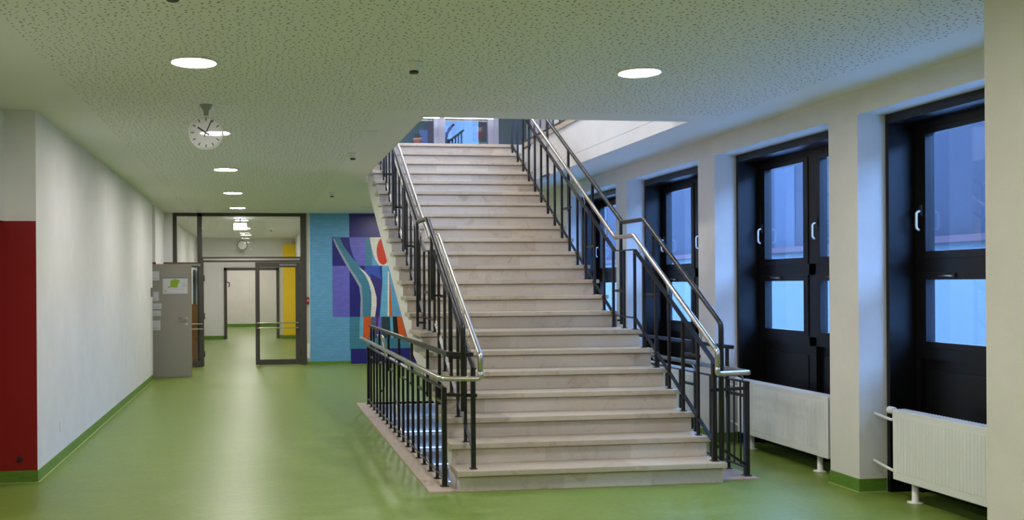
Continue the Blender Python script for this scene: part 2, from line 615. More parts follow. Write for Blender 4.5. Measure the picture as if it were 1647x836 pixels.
# ------------------------------------------------------------------ windows: black frames in deep niches
def window(idx, y0, y1):
    root = bpy.data.objects.new('window_%d' % idx, None)
    col.objects.link(root)
    root.location = (4.95, (y0 + y1) / 2, 0)
    root['kind'] = 'structure'
    wb = M['window_black']
    f = MB()
    f.box(4.69, 5.0, y1 - .04, y1, 0, 2.87); f.box(4.69, 5.0, y0, y0 + .04, 0, 2.87)   # deep side linings
    f.box(4.69, 5.0, y0 + .04, y1 - .04, 2.80, 2.87)
    f.box(4.91, 5.0, y0 + .04, y0 + .085, 0, 2.8); f.box(4.91, 5.0, y1 - .085, y1 - .04, 0, 2.8)
    f.box(4.91, 5.0, y0 + .085, y1 - .085, 2.745, 2.8)
    ym = (y0 + y1) / 2
    f.box(4.91, 5.0, ym - .055, ym + .055, 0, 2.745)                                   # mullion
    f.box(4.91, 5.0, y0 + .085, y1 - .085, 1.665, 1.765)                               # transom
    f.box(4.91, 5.0, y0 + .085, y1 - .085, 1.02, 1.10)
    f.build('frame', wb, root)
    for a, c in ((y0 + .085, ym - .055), (ym + .055, y1 - .085)):
        p = MB()                                                                       # lower infill board
        p.box(4.955, 4.99, a, c, 0.02, 1.02); p.rbox(4.94, 4.96, a + .07, c - .07, .12, .93, .006)
        p.build('infill_panel', wb, root)
        s = MB()
        g0, g1 = a + .08, c - .08
        s.rbox(4.90, 4.975, a + .004, g0, 1.765, 2.745, .005); s.rbox(4.90, 4.975, g1, c - .004, 1.765, 2.745, .005)
        s.rbox(4.90, 4.975, g0 - .003, g1 + .003, 1.765, 1.825, .005); s.rbox(4.90, 4.975, g0 - .003, g1 + .003, 2.70, 2.745, .005)
        so = s.build('upper_sash', wb, root)
        sub(MB().box(4.938, 4.944, g0 - .01, g1 + .01, 1.815, 2.71), 'pane', M['glass'], so)
        h = MB()
        h.use(M['white_metal'])
        h.tube([(4.895, c - .035, 2.13), (4.85, c - .045, 2.12), (4.85, c - .045, 2.0), (4.875, c - .04, 1.985)], .0085, 10, .025)
        h.use(M['dark_plastic']); h.rbox(4.885, 4.902, c - .052, c - .02, 2.09, 2.17, .004)
        sub(h, 'handle', None, so)
        s = MB()
        s.rbox(4.90, 4.975, a + .004, g0, 1.10, 1.665, .005); s.rbox(4.90, 4.975, g1, c - .004, 1.10, 1.665, .005)
        s.rbox(4.90, 4.975, g0 - .003, g1 + .003, 1.10, 1.15, .005); s.rbox(4.90, 4.975, g0 - .003, g1 + .003, 1.61, 1.665, .005)
        so = s.build('lower_sash', wb, root)
        sub(MB().box(4.938, 4.944, g0 - .01, g1 + .01, 1.14, 1.62), 'pane', M['glass'], so)
        h = MB()
        yc = (g0 + g1) / 2 + .1
        h.use(M['steel']).tube([(4.90, yc - .05, 1.64), (4.865, yc - .05, 1.64), (4.865, yc + .07, 1.645)], .008, 8, .015)
        h.use(M['dark_plastic']).rbox(4.888, 4.902, yc - .075, yc - .02, 1.622, 1.658, .004)
        sub(h, 'handle', None, so)
    root.location.x += .05
    return root
for i, (a, c) in enumerate(((4.9, 6.89), (7.27, 9.25), (9.62, 11.61), (11.98, 13.97))):
    window(i + 1, a, c)

# ------------------------------------------------------------------ courtyard outside
struct(MB().box(5.2, 12, -12, 45, -.3, -.1), 'floor_courtyard', M['paving'])
b = MB().use(M['snow']).box(11.0, 11.3, -12, 45, -.3, 2.22)
b.use(M['dusk_wall']).box(11.03, 11.3, -12, 45, 2.22, 4.6)
for i in range(-3, 12):
    b.use(M['dusk_pale']).box(11.02, 11.06, i * 3.7 + .5, i * 3.7 + 1.3, 2.33, 4.4)
struct(b, 'wall_courtyard')
struct(MB().use(M['ledge']).box(10.86, 11.1, -12, 45, 2.215, 2.325), 'trim_6')

# ------------------------------------------------------------------ basement stairwell under the main flight
b = MB()
b.box(VX0 - .12, VX0, VY0 - .12, VY1, -3.3, -.2); b.box(VX1, VX1 + .12, VY0 - .12, VY1, -3.3, -.2)
b.box(VX0, VX1, VY0 - .12, VY0, -3.3, -.2); b.box(VX0 - .12, VX1 + .12, VY0 - .12, VY1, -3.5, -3.3)
struct(b, 'wall_basement', M['stair_grey'])
st = thing('basement_stairs', (2.6, VY1, 0), 'grey stone stairs going down beneath the marble flight, behind the black rail', 'stairs')
for k in range(16):
    ye = VY1 - .006 - k * .288
    z = -k * .1642
    s = MB()
    s.rbox(VX0 + .01, VX1 - .01, ye - .03, ye + .262, z - .04, z, .006)
    s.box(VX0 + .01, VX1 - .01, ye, ye + .26, z - .1642, z - .04)
    s.build('step', M['grey_step'], st)
hr = thing('basement_handrail', (1.56, 11.5, 0), 'slanting steel handrail running down into the basement stairwell', 'handrail')
MB().tube([(1.56, 12.9, .93), (1.56, 12.45, .93), (1.56, 8.6, -1.27), (1.56, 8.3, -1.27)], .021, 12, .08).build('rail', M['steel'], hr)
for y in (12.3, 10.9, 9.5):
    z = .93 - (12.45 - y) * .571
    MB().tube([(1.56, y, z - .02), (1.56, y, z - .55), (1.50, y, z - .62)], .009, 8, .03).build('bracket', M['black'], hr)
b = MB()
b.rbox(1.28, 1.50, 7.39, 13.1, -.03, .016, .004); b.rbox(1.5, 1.53, 7.39, 7.46, -.03, .016, .004)
struct(b, 'trim_7', M['curb'])
struct(MB().rbox(3.68, 4.0, 7.46, 13.1, -.03, .016, .004), 'trim_8', M['curb'])

# ------------------------------------------------------------------ main marble staircase
SX0, SX1 = 1.535, 3.655
stair = thing('staircase', ((SX0 + SX1) / 2, Y1, 0), 'broad pale marble staircase rising to the upper floor', 'staircase')
prof = [(7.42, -.0)]
for k in range(1, 23):
    prof.append((nose(k) + .045, (k - 1) * RISE + .001)); prof.append((nose(k) + .045, k * RISE - .042))
prof += [(TOP_Y + .046, UP - .045), (TOP_Y + .046, 2.96), (9.95, .944), (9.15, .72), (8.14, .41), (7.86, -.02), (7.6, -.19), (7.46, -.19)]
MB().prism_x(prof, SX0, SX1).build('stringer', M['plaster'], stair, 'white plastered side and underside of the flight')
for k in range(1, 23):
    y = nose(k)
    MB().rbox(SX0 - .015, SX1 + .006, y + .028, y + .055, (k - 1) * RISE + .0005, k * RISE - .049, .002, 1).build('riser', M['riser'], stair)
    back = nose(k + 1) + .05 if k < 22 else TOP_Y + .048
    MB().rbox(SX0 - .04, SX1 + .03, y, back, k * RISE - .042, k * RISE, .007).build('tread', M['tread'], stair)

# ------------------------------------------------------------------ stair railings
T_LOW, T_HIGH = 7.44, 9.70
def top_z(y):
    return .945 + (y - 7.42) * .5765 if y < 9.12 else (1.928 + max(0, y - 9.65) * .5696)
def guard_z(y):
    return 1.32 + (y - 7.50) * .5935 if y < 9.0 else (2.218 + max(0, y - 9.56) * .5696)
def hand_z(y):
    return 1.055 + (y - 7.33) * .5798 if y < 9.06 else (2.062 + max(0, y - 9.57) * .5696)
def stair_railing(xb, xh, xg, label, z_end=RISE + .01):
    t = thing('stair_railing', (xb, 7.44, RISE), label, 'railing', None)
    end = TOP_Y + .2
    MB().bar([(xb, 7.42, top_z(7.42)), (xb, 9.12, 1.925), (xb, 9.65, 1.93), (xb, end, top_z(end))], .04, .012).build('top_rail', M['black'], t)
    MB().bar([(xb, 7.44, .30), (xb, 9.12, 1.262), (xb, 9.68, 1.272), (xb, TOP_Y, 1.272 + (TOP_Y - 9.68) * .5696)], .03, .012).build('bottom_rail', M['black'], t)
    ys = [(nose(k) + .095, k) for k in range(1, 7)] + [(9.12, 7), (9.40, 7), (9.70, 7)] + [(nose(k) + .25, k) for k in range(8, 22)]
    for i, (y, k) in enumerate(ys):
        w = .017 if i == 0 else .012
        bo = MB().box(xb - w, xb + w, y - w, y + w, k * RISE, top_z(y) - .004)
        bo = bo.build('baluster', M['black'], t)
        sub(MB().rbox(xb - w - .012, xb + w + .012, y - w - .012, y + w + .012, k * RISE, k * RISE + .007, .002, 1), 'foot_plate', M['black'], bo)
    MB().tube([(xh, 7.33, .875 + .055), (xh, 7.33, 1.055), (xh, 9.06, 2.058), (xh, 9.57, 2.066), (xh, TOP_Y + .1, hand_z(TOP_Y + .1)), (xh, TOP_Y + .6, hand_z(TOP_Y + .1) + .01)], .021, 14, .03).build('handrail', M['steel'], t, 'steel handrail')
    for y in (7.7, 8.35, 9.0, 9.9, 10.6, 11.3, 12.0, 12.7, 13.4):
        MB().tube([(xb, y, top_z(y)), (xb, y - .02, top_z(y) + .04), (xh, y - .02, hand_z(y - .02))], .006, 8).build('handrail_bracket', M['steel'], t)
    # raised outer guard with its posts and short links
    MB().tube([(xg, 7.42, z_end), (xg, 7.42, 1.27), (xg, 7.50, 1.325), (xg, 9.0, 2.212), (xg, 9.56, 2.22), (xg, TOP_Y, guard_z(TOP_Y)), (xg, TOP_Y + .5, guard_z(TOP_Y) + .01)], .021, 14, .035).build('guard_rail', M['black'], t, 'raised black outer guard tube')
    for y, drop in ((7.93, .62), (8.78, .62), (9.60, 1.06), (10.45, .75), (11.30, .75), (12.15, .75), (13.0, .75)):
        g = MB().box(xg - .013, xg + .013, y - .013, y + .013, guard_z(y) - drop, guard_z(y))
        g.box(min(xg, xb), max(xg, xb), y - .008, y + .008, guard_z(y) - drop + .03, guard_z(y) - drop + .05)
        g.box(xb - .008, xb + .008, y - .22, y + .06, guard_z(y) - min(drop, .75) + .02, guard_z(y) - min(drop, .75) + .045)
        g.build('guard_post', M['black'], t)
    return t
stair_railing(1.64, 1.672, 1.555, 'black stair railing with steel handrail on the left edge of the marble stairs', .62)
stair_railing(3.62, 3.59, 3.665, 'black stair railing with steel handrail on the window side of the marble stairs')

# ------------------------------------------------------------------ railings around the stairwell
def well_railing(xb, xh, xg, xs, y_guard, label, link):
    t = thing('stairwell_railing', (xb, 7.56, .016), label, 'railing')
    MB().bar([(xb, 7.54, .783), (xb, 12.98, .783)], .04, .012).build('top_rail', M['black'], t)
    MB().bar([(xb, 7.56, .085), (xb, 12.95, .085)], .03, .012).build('bottom_rail', M['black'], t)
    for i in range(18):
        y = 7.56 + i * .3165
        w = .019 if i in (0, 17) else .012
        bo = MB().box(xb - w, xb + w, y - w, y + w, .016, .786 if i in (0, 17) else .78).build('baluster', M['black'], t)
        sub(MB().rbox(xb - w - .014, xb + w + .014, y - w - .014, y + w + .014, .016, .023, .002, 1), 'foot_plate', M['black'], bo)
        if 0 < i < 17 and i % 3 == 1:
            MB().box(xb - .008, xb + .008, y - .28, y + .01, .655, .68).build('link_bar', M['black'], t)
    s = 1 if xs > xb else -1
    MB().tube([(xs, 7.33, .93), (xs, 7.335, .875), (xh, 7.44, .872), (xh, 13.42, .872)], .021, 14, .03).build('handrail', M['steel'], t, 'steel handrail')
    for i in range(7):
        y = 7.62 + i * .9
        MB().tube([(xb, y, .785), (xb, y, .82), (xh, y, .856)], .006, 8).build('handrail_bracket', M['steel'], t)
    MB().bar([(xb, 7.55, .735), (xs, 7.45, .735)], .014, .026).build('return_bar', M['black'], t)
    pts = [(xg, y_guard, 1.055), (xg, 12.9, 1.055)]
    if link:
        pts = [(xs - .03, 7.44, 1.055)] + pts
    MB().bar(pts, .036, .030).build('guard_rail', M['black'], t, 'raised black guard bar')
    for y in (7.87, 8.44, 9.33, 10.2, 11.05, 11.9, 12.5, 12.8):
        g = MB().box(xg - .012, xg + .012, y - .012, y + .012, .62, 1.045)
        g.box(min(xb, xg), max(xb, xg), y - .008, y + .008, .64, .665)
        g.build('guard_post', M['black'], t)
    return t
well_railing(1.43, 1.385, 1.452, 1.672, 7.50, 'low black railing with steel rail along the open corridor side of the stairwell', True)
r2 = well_railing(3.95, 3.915, 3.94, 3.59, 7.78, 'low black railing with steel rail between the stairs and the radiators', False)
for y in (7.66, 7.77):
    MB().box(3.944, 3.956, y - .005, y + .005, .085, .78).build('thin_picket', M['black'], r2)
MB().bar([(3.62, 7.46, .30), (3.95, 7.56, .10)], .014, .02).build('return_bar', M['black'], r2)

# ------------------------------------------------------------------ upper floor
b = MB()
b.box(-3.0, 5.2, 22, 22.2, UP, 6.9); b.box(-3.2, -3.0, -3.2, 22.2, UP, 6.9); b.box(-3.0, 5.2, 2.8, 3.0, UP, 6.9)
b.box(5.0, 5.2, 3.0, 5.0, UP, 6.9); b.box(5.0, 5.2, 10.5, 22, UP, 6.9); b.box(5.0, 5.2, 5, 10.5, UP, 4.5); b.box(5.0, 5.2, 5, 10.5, 6.4, 6.9)
struct(b, 'wall_upper', M['wall'])
struct(MB().box(-3.2, 5.2, 2.8, 22.2, 6.9, 7.1), 'ceiling_upper', M['plaster'])
struct(MB().box(-3.0, 5.2, TOP_Y + .05, 22, UP, UP + .004), 'floor_upper', M['curb'])
ur = thing('upper_railing', (3.9, 11, UP), 'black landing railing high up beside the ceiling opening', 'railing')
MB().bar([(3.9, OY0, 3.70), (3.9, TOP_Y + .3, 3.70)], .03, .014).build('bottom_rail', M['black'], ur)
MB().bar([(3.9, OY0, 4.55), (3.9, TOP_Y + .3, 4.55)], .04, .02).build('top_rail', M['black'], ur)
for i in range(19):
    y = OY0 + .1 + i * .3
    MB().box(3.889, 3.911, y - .011, y + .011, UP + .03, 4.55).build('baluster', M['black'], ur)
# glazed showcase on the upper landing
sc_ = thing('glazed_showcase', (3.4, 16.4, UP), 'glazed showcase with teal and blue back panels on the upper landing', 'display case')
f = MB()
for a, c in ((1.9, 2.0), (2.923, 3.115), (3.853, 4.036), (4.62, 4.72)):
    f.box(a, c, 16.2, 16.28, UP, 4.75)
f.box(1.9, 4.72, 16.2, 16.28, 4.70, 4.82); f.box(1.9, 4.72, 16.2, 16.28, UP, UP + .1)
f.box(3.0, 3.012, 16.19, 16.2, UP, 4.7); f.box(3.95, 3.96, 16.19, 16.2, UP, 4.7)
f.build('frame', M['upper_frame'], sc_)
MB().box(1.9, 4.72, 16.3, 16.9, UP, UP + .14).build('plinth', M['upper_frame'], sc_)
f = MB()
f.use(M['teal_board']).box(1.9, 4.72, 16.9, 16.92, UP, 4.8)
f.use(M['aqua_board']).box(1.9, 2.62, 16.88, 16.9, UP, 4.05)
f.use(M['blue_board']).box(2.78, 2.93, 16.88, 16.9, UP, 4.3); f.use(M['navy_board']).box(2.93, 3.06, 16.88, 16.9, UP, 4.8)
f.use(M['navy_board']).box(3.12, 3.46, 16.88, 16.9, 4.10, 4.8); f.use(M['blue_board']).box(3.2, 3.36, 16.87, 16.88, 4.16, 4.38)
f.use(M['blue_board']).box(3.58, 3.74, 16.88, 16.9, UP, 4.6)
f.use(M['navy_board']).box(3.86, 4.05, 16.88, 16.9, UP, 4.5); f.use(M['aqua_board']).box(3.74, 4.0, 16.87, 16.88, UP, 4.1)
f.build('back_panel', None, sc_)
for a, c in ((2.0, 2.923), (3.115, 3.853), (4.036, 4.62)):
    MB().box(a, c, 16.235, 16.241, UP + .1, 4.70).build('pane', M['clear'], sc_)
def pot(x, z, r, mat, label, blossom):
    t = thing('potted_plant', (x, 16.5, z), label, 'plant')
    MB().lathe([(r * .7, 0), (r, .13), (r * 1.08, .13), (r * 1.08, .155), (r * .9, .155)], (x, 16.5, z), n=20).build('pot', mat, t)
    q = MB()
    random.seed(int(x * 100))
    for i in range(14):
        a, e = random.random() * 6.28, random.random() * .8 + .4
        d = Vector((math.cos(a) * math.cos(e), math.sin(a) * math.cos(e), math.sin(e)))
        p0 = Vector((x, 16.5, z + .15)); p1 = p0 + d * .1
        s_ = d.cross(Vector((0, 0, 1))).normalized() * .028
        q.flat([p0, p0 + d * .06 + s_, p1, p0 + d * .06 - s_])
    q.build('foliage', M['blossom'] if blossom else M['leaf'], t)
pot(2.69, 3.935, .068, M['pink_pot'], 'pink flowerpot in the upper showcase at its left pane', False)
pot(3.765, 4.07, .062, M['brown_pot'], 'brown pot with pale blossoms in the upper showcase', True)
for x0, x1, lab in ((2.70, 3.0, 'short white tube light above the left showcase pane'), (3.09, 3.92, 'long white tube light above the middle showcase pane')):
    t = thing('tube_light', ((x0 + x1) / 2, 16.1, 4.37), lab, 'light', 'tube lights over the showcase')
    MB().tube([(x0, 16.1, 4.385), (x1, 16.1, 4.385)], .014, 10).build('tube', M['tube'], t)
    MB().box(x0 - .03, x1 + .03, 16.07, 16.13, 4.405, 4.44).build('housing', M['dark_plastic'], t)
for i, (x, y) in enumerate(((.8, 6.5), (2.7, 6.5), (.8, 11), (2.7, 11.5), (2.7, 15.2))):  # unseen lamps added to brighten the stair top and the opening's facing
    t = thing('added_upper_light', (x, y, 6.9), 'added unseen ceiling light over the upper floor', 'light', 'added upper floor lights')
    MB().lathe([(.2, -.05), (.22, -.02), (.22, 0)], (x, y, 6.9)).build('rim', M['white_metal'], t)
    MB().lathe([(.19, -.055), (.19, -.05)], (x, y, 6.9)).build('diffuser', M['added_upper_lamp'], t)

# ------------------------------------------------------------------ recessed downlights
def downlight(x, y, z=CEIL):
    t = thing('ceiling_downlight', (x, y, z), 'round downlight', 'light', 'round recessed ceiling lights')
    MB().lathe([(.152, .0), (.156, -.006), (.146, -.010), (.139, -.007), (.139, .0)], (x, y, z), n=40).build('trim_ring', M['white_metal'], t)
    d = MB().lathe([(.137, -.0065), (.137, -.0015)], (x, y, z), n=40, smooth=False).build('diffuser', M['lamp'], t, 'glowing white diffuser')
    return t
d0 = downlight(-.41, 6.46)
d0['label'] = 'nearest round downlight in the corridor ceiling, large and bright above the clock'
for x, y, lab in ((-.41, 9.41, 'round downlight mostly hidden behind the hanging clock'),
                  (-.405, 12.38, 'round downlight in the corridor ceiling, next beyond the clock'),
                  (-.40, 15.5, 'round downlight in the corridor ceiling, middle of the three beyond the clock'),
                  (-.39, 18.46, 'round downlight just in front of the glass partition'),
                  (2.60, 6.44, 'round downlight in front of the stair opening on the right'),
                  (-.41, 3.45, 'added downlight out of view, continuing the corridor row towards the camera'),  # unseen, added for more light in the foreground
                  (-.41, .45, 'added downlight out of view, last of the corridor row above the camera'),  # likewise an unseen addition for light
                  (2.20, 2.70, 'added downlight out of view at the right, brightening the near wall'),  # unseen, added to light the near wall
                  (2.60, 15.9, 'added downlight hidden behind the marble stairs, lighting the mosaic'),  # unseen, added to light the mosaic
                  (2.60, 18.2, 'added downlight hidden by the stairs, close to the mosaic wall')):  # second unseen lamp added for the mosaic
    copy_thing(d0, (x, y, CEIL), lab, 'round recessed ceiling lights')
for y, lab in ((24.6, 'round downlight beyond the glass partition, nearest of the row'), (27.7, 'round downlight beyond the glass partition, second of the row'),
               (30.8, 'round downlight in the far corridor, just past the far door frame'), (33.9, 'round downlight deep in the far corridor'),
               (37.0, 'round downlight at the far end of the corridor')):
    copy_thing(d0, (-.36, y, 3.02), lab, 'round recessed ceiling lights')
copy_thing(d0, (-.37, 21.55, 3.02), 'round downlight right behind the hanging lit sign', 'round recessed ceiling lights')

# ------------------------------------------------------------------ hanging clock
ck = thing('hanging_clock', (-.413, 7.94, CEIL), 'round white clock hanging from the corridor ceiling on a tapered bracket', 'clock')
cz, cr = 2.822, .136
MB().lathe([(.055, 0), (.05, -.006), (.022, -.05), (.02, -.07), (.02, -(CEIL - cz) + cr)], (-.413, 7.98, CEIL), n=20).build('bracket', M['door_grey'], ck)
body = MB().lathe([(cr - .012, .0), (cr, -.012), (cr + .002, -.03), (cr - .006, -.036)], (-.413, 7.985, cz), 'y', 48)
body.lathe([(cr - .012, .0), (cr, .012), (cr + .002, .03), (cr - .006, .036)], (-.413, 7.985, cz), 'y', 48)
body = body.build('case', M['white_metal'], ck)
face = MB().lathe([(cr - .007, -.0365), (cr - .007, -.0355)], (-.413, 7.985, cz), 'y', 48, False).build('dial', M['clock_face'], ck)
q = MB()
fy = 7.985 - .0375
def hand(a, l0, l1, w, y=fy):
    d = Vector((math.sin(a), 0, math.cos(a))); s = Vector((math.cos(a), 0, -math.sin(a)))
    c = Vector((-.413, y, cz))
    return [c + d * l0 - s * w, c + d * l0 + s * w, c + d * l1 + s * w, c + d * l1 - s * w]
for i in range(12):
    q.flat(hand(2 * PI * i / 12, .094, .118, .004))
sub(q, 'hour_marks', M['clock_ink'], face)
q = MB()
h_ = hand(2 * PI * (10 + 5 / 60) / 12, -.03, .078, .006, fy - .002)
q.flat(h_)
q.build('hour_hand', M['clock_ink'], ck)
q = MB(); q.flat(hand(2 * PI * 4.0 / 60, -.035, .112, .0045, fy - .003)); q.build('minute_hand', M['clock_ink'], ck)
MB().lathe([(.012, -.006), (.012, 0)], (-.413, fy, cz), 'y', 20).build('hub', M['clock_ink'], ck)
MB().lathe([(.002, -.032), (.03, -.031), (.06, -.027), (.09, -.02), (.115, -.011), (.128, -.001)], (-.413, fy, cz), 'y', 48).build('glass_dome', M['dome'], ck)

# ------------------------------------------------------------------ ceiling detectors and plates
def detector(x, y, label, z=CEIL):
    t = thing('smoke_detector', (x, y, z), label, 'smoke detector', 'ceiling smoke detectors')
    MB().lathe([(.058, 0), (.056, -.012), (.045, -.016), (.04, -.05), (.034, -.056)], (x, y, z), n=28).build('base', M['plastic'], t)
    MB().lathe([(.026, -.072), (.03, -.07), (.03, -.056)], (x, y, z), n=24).build('sensor', M['dark_plastic'], t, 'dark sensor chamber')
    return t
dt = detector(1.01, 6.32, 'white smoke detector nearest the camera, between the two large downlights')
copy_thing(dt, (1.03, 10.75, CEIL), 'white smoke detector beside the edge of the ceiling opening', 'ceiling smoke detectors')
copy_thing(dt, (1.14, 15.35, CEIL), 'white smoke detector in the ceiling before the mosaic wall', 'ceiling smoke detectors')
copy_thing(dt, (.30, 24.5, 3.02), 'small white smoke detector seen through the glass transom', 'ceiling smoke detectors')
copy_thing(dt, (-.406, 4.84, CEIL), 'smoke detector cut by the top edge of the photo', 'ceiling smoke detectors')
tag(MB().rbox(.96, 1.11, 9.15, 9.32, CEIL - .006, CEIL, .003).build('access_plate', M['plastic']), 'small flush white plate in the ceiling left of the opening', 'plate')
tag(MB().rbox(1.9, 2.1, 18.1, 18.3, CEIL - .008, CEIL, .003).build('access_plate', M['plastic']), 'flush white plate in the ceiling above the mosaic', 'plate')

# ------------------------------------------------------------------ radiators
def radiator(y0, y1, label):
    t = thing('radiator', (4.66, (y0 + y1) / 2, 0), label, 'radiator', 'white panel radiators under the windows')
    p = MB().rbox(4.615, 4.635, y0, y1, .145, .655, .008)
    n = int((y1 - y0 - .06) / .0333)
    for i in range(n):
        yy = y0 + .03 + (i + .5) * (y1 - y0 - .06) / n
        p.prism_y([(4.616, .20), (4.6125, .204), (4.6125, .606), (4.616, .61)], yy - .011, yy + .011)
    p.build('front_panel', M['white_metal'], t)
    MB().rbox(4.69, 4.71, y0, y1, .145, .655, .008).build('rear_panel', M['white_metal'], t)
    g = MB()
    g.box(4.618, 4.708, y0 + .004, y1 - .004, .648, .655)
    for i in range(int((y1 - y0) / .03)):
        g.box(4.615, 4.708, y0 + .01 + i * .03, y0 + .014 + i * .03, .64, .662)
    g.build('top_grille', M['white_metal'], t)
    g = MB()
    for yy in (y0, y1 - .006):
        g.rbox(4.62, 4.708, yy, yy + .006, .15, .65, .002, 1)
    g.build('side_cover', M['white_metal'], t)
    for yy in (y0 + .22, y1 - .16):
        MB().lathe([(.055, 0), (.055, .008), (.024, .014), (.024, .2)], (4.68, yy, 0), n=24).build('foot', M['white_metal'], t)
    v_ = MB()
    v_.tube([(4.665, y1 + .0, .645), (4.665, y1 + .04, .645)], .012, 12)
    vo_ = v_.build('thermostat_valve', M['white_metal'], t)
    sub(MB().lathe([(.022, 0), (.027, .01), (.027, .062), (.02, .072)], (4.655, y1 + .03, .642), 'y', 20), 'thermostat_head', M['plastic'], vo_)
    MB().tube([(4.665, y1 + .055, .64), (4.665, y1 + .055, .565), (4.625, y1 + .225, .60)], .011, 12, .03).build('supply_pipe', M['white_metal'], t)
    MB().tube([(4.665, y1 - .01, .19), (4.655, y1 + .05, .195), (4.615, y1 + .225, .245)], .011, 12, .03).build('return_pipe', M['white_metal'], t)
    k = MB().lathe([(.022, .602), (.022, .598)], (4.655, y0 - .0, 0), 'z', 8)
    k = MB().lathe([(.016, -.03), (.018, -.004), (.018, 0)], (4.655, y0, .63), 'y', 16)
    k.build('end_plug', M['white_metal'], t)
    return t
radiator(5.14, 6.645, 'white ribbed panel radiator at the right edge, with thermostat valve and pipes')
radiator(7.475, 9.01, 'white panel radiator behind the stair railing, under the middle window')
radiator(9.84, 11.37, 'white panel radiator under the farther window, hidden behind the railings')

# ------------------------------------------------------------------ grey door standing open and its papers
dr = thing('room_door', (-2.06, 17.56, 0), 'plain grey door standing open across the left side of the corridor', 'door')
MB().rbox(-2.06, -1.186, 17.56, 17.60, .008, 1.98, .002, 1).build('leaf', M['door_grey'], dr)
MB().box(-1.187, -1.180, 17.558, 17.602, .008, 1.98).build('edge_strip', M['oak'], dr, 'oak edge strip of the grey door')
MB().box(-2.06, -1.18, 17.558, 17.602, 1.98, 1.988).build('top_edge', M['oak'], dr)
h = MB().tube([(-1.27, 17.56, 1.03), (-1.27, 17.505, 1.03), (-1.40, 17.505, 1.03)], .010, 12, .02)
h.lathe([(.027, -.008), (.027, 0)], (-1.27, 17.56, 1.03), 'y', 20)
h.build('handle', M['steel'], dr, 'steel lever handle')
MB().lathe([(.025, -.007), (.025, 0)], (-1.27, 17.56, .93), 'y', 20).build('lock_rosette', M['steel'], dr)
sg = thing('door_notice', (-1.46, 17.556, 1.6), 'white notice with a green figure taped to the open grey door', 'notice')
MB().box(-1.673, -1.247, 17.556, 17.559, 1.466, 1.735).build('sheet', M['paper'], sg)
MB().box(-1.673, -1.247, 17.555, 17.558, 1.735, 1.748).build('holder_strip', M['print_teal'], sg)
MB().prism_y([(-1.55, 1.585), (-1.43, 1.57), (-1.415, 1.62), (-1.38, 1.70), (-1.46, 1.725), (-1.54, 1.70)], 17.5545, 17.5555).build('green_figure', M['print_green'], sg)
g = MB()
g.box(-1.585, -1.55, 17.5545, 17.5555, 1.575, 1.59); g.box(-1.64, -1.615, 17.5545, 17.5555, 1.50, 1.52)
g.box(-1.345, -1.265, 17.5545, 17.5555, 1.60, 1.605); g.box(-1.345, -1.28, 17.5545, 17.5555, 1.64, 1.645)
g.build('printed_marks', M['print_grey'], sg)
for z0, z1, x1, lab in ((1.70, 1.86, -1.735, 'topmost white sheet at the hinge side of the grey door'),
                        (1.34, 1.50, -1.745, 'white sheet below the topmost at the hinge side of the grey door'),
                        (1.20, 1.30, -1.70, 'small white slip level with the notice foot at the hinge side of the grey door'),
                        (1.08, 1.17, -1.71, 'second lowest white slip at the hinge side of the grey door'),
                        (.83, 1.0, -1.72, 'lowest white sheet at the hinge side of the grey door')):
    p = MB().use(M['paper']).box(-1.88, x1, 17.556, 17.559, z0, z1)
    p.use(M['print_grey']).box(-1.86, x1 - .03, 17.5552, 17.5562, z0 + .03, z0 + .036)
    tag(p.build('paper_sheet', None, origin=(-1.8, 17.557, (z0 + z1) / 2)), lab, 'paper', 'papers on the grey door')
tag(MB().rbox(WALL_L, WALL_L + .025, 16.88, 17.02, 1.42, 1.575, .006).build('wall_control_box', M['grey_plastic']), 'small grey box on the left wall near the open door', 'switch')
t = thing('wall_socket', (WALL_L, 9.29, .327), 'white blank socket plate low on the long left wall', 'socket')
MB().rbox(WALL_L, WALL_L + .010, 9.25, 9.33, .285, .37, .004).build('plate', M['plastic'], t)
MB().lathe([(.02, .0105), (.02, .009)], (WALL_L, 9.29, .327), 'x', 20).build('socket_well', M['plastic'], t)
tag(MB().lathe([(.022, 0), (.02, -.02), (.014, -.032)], (-1.945, 8.352, .195), 'y', 20).build('door_stop', M['dark_plastic']), 'small dark round door stop low on the red panel', 'door stop')

# ------------------------------------------------------------------ glass partition and its doors
gp = thing('glass_partition', (-.35, GLASS_Y, 0), 'floor to ceiling glass partition with dark grey frame across the corridor', 'partition')
f = MB()
F = lambda x0, x1, z0, z1: f.box(x0, x1, GLASS_Y - .045, GLASS_Y + .045, z0, z1)
F(-1.69, -1.612, 0, CEIL); F(-1.215, -1.12, 0, CEIL); F(.826, .945, 0, CEIL)
F(-1.612, .826, 2.985, CEIL); F(-1.12, .826, 2.07, 2.175); F(-1.612, -1.215, 0, .09)
f.build('frame', M['frame_grey'], gp)
MB().box(-1.1, .81, GLASS_Y - .052, GLASS_Y - .045, 2.105, 2.14).build('header_rail', M['steel'], gp)
MB().box(-1.612, -1.215, GLASS_Y - .004, GLASS_Y + .004, .09, 2.985).build('side_pane', M['clear'], gp)
MB().box(-1.12, .826, GLASS_Y - .004, GLASS_Y + .004, 2.175, 2.985).build('transom_pane', M['clear'], gp)
struct(MB().box(-1.84, -1.69, GLASS_Y - .04, GLASS_Y + .04, 0, CEIL), 'wall_corner', M['wall'])
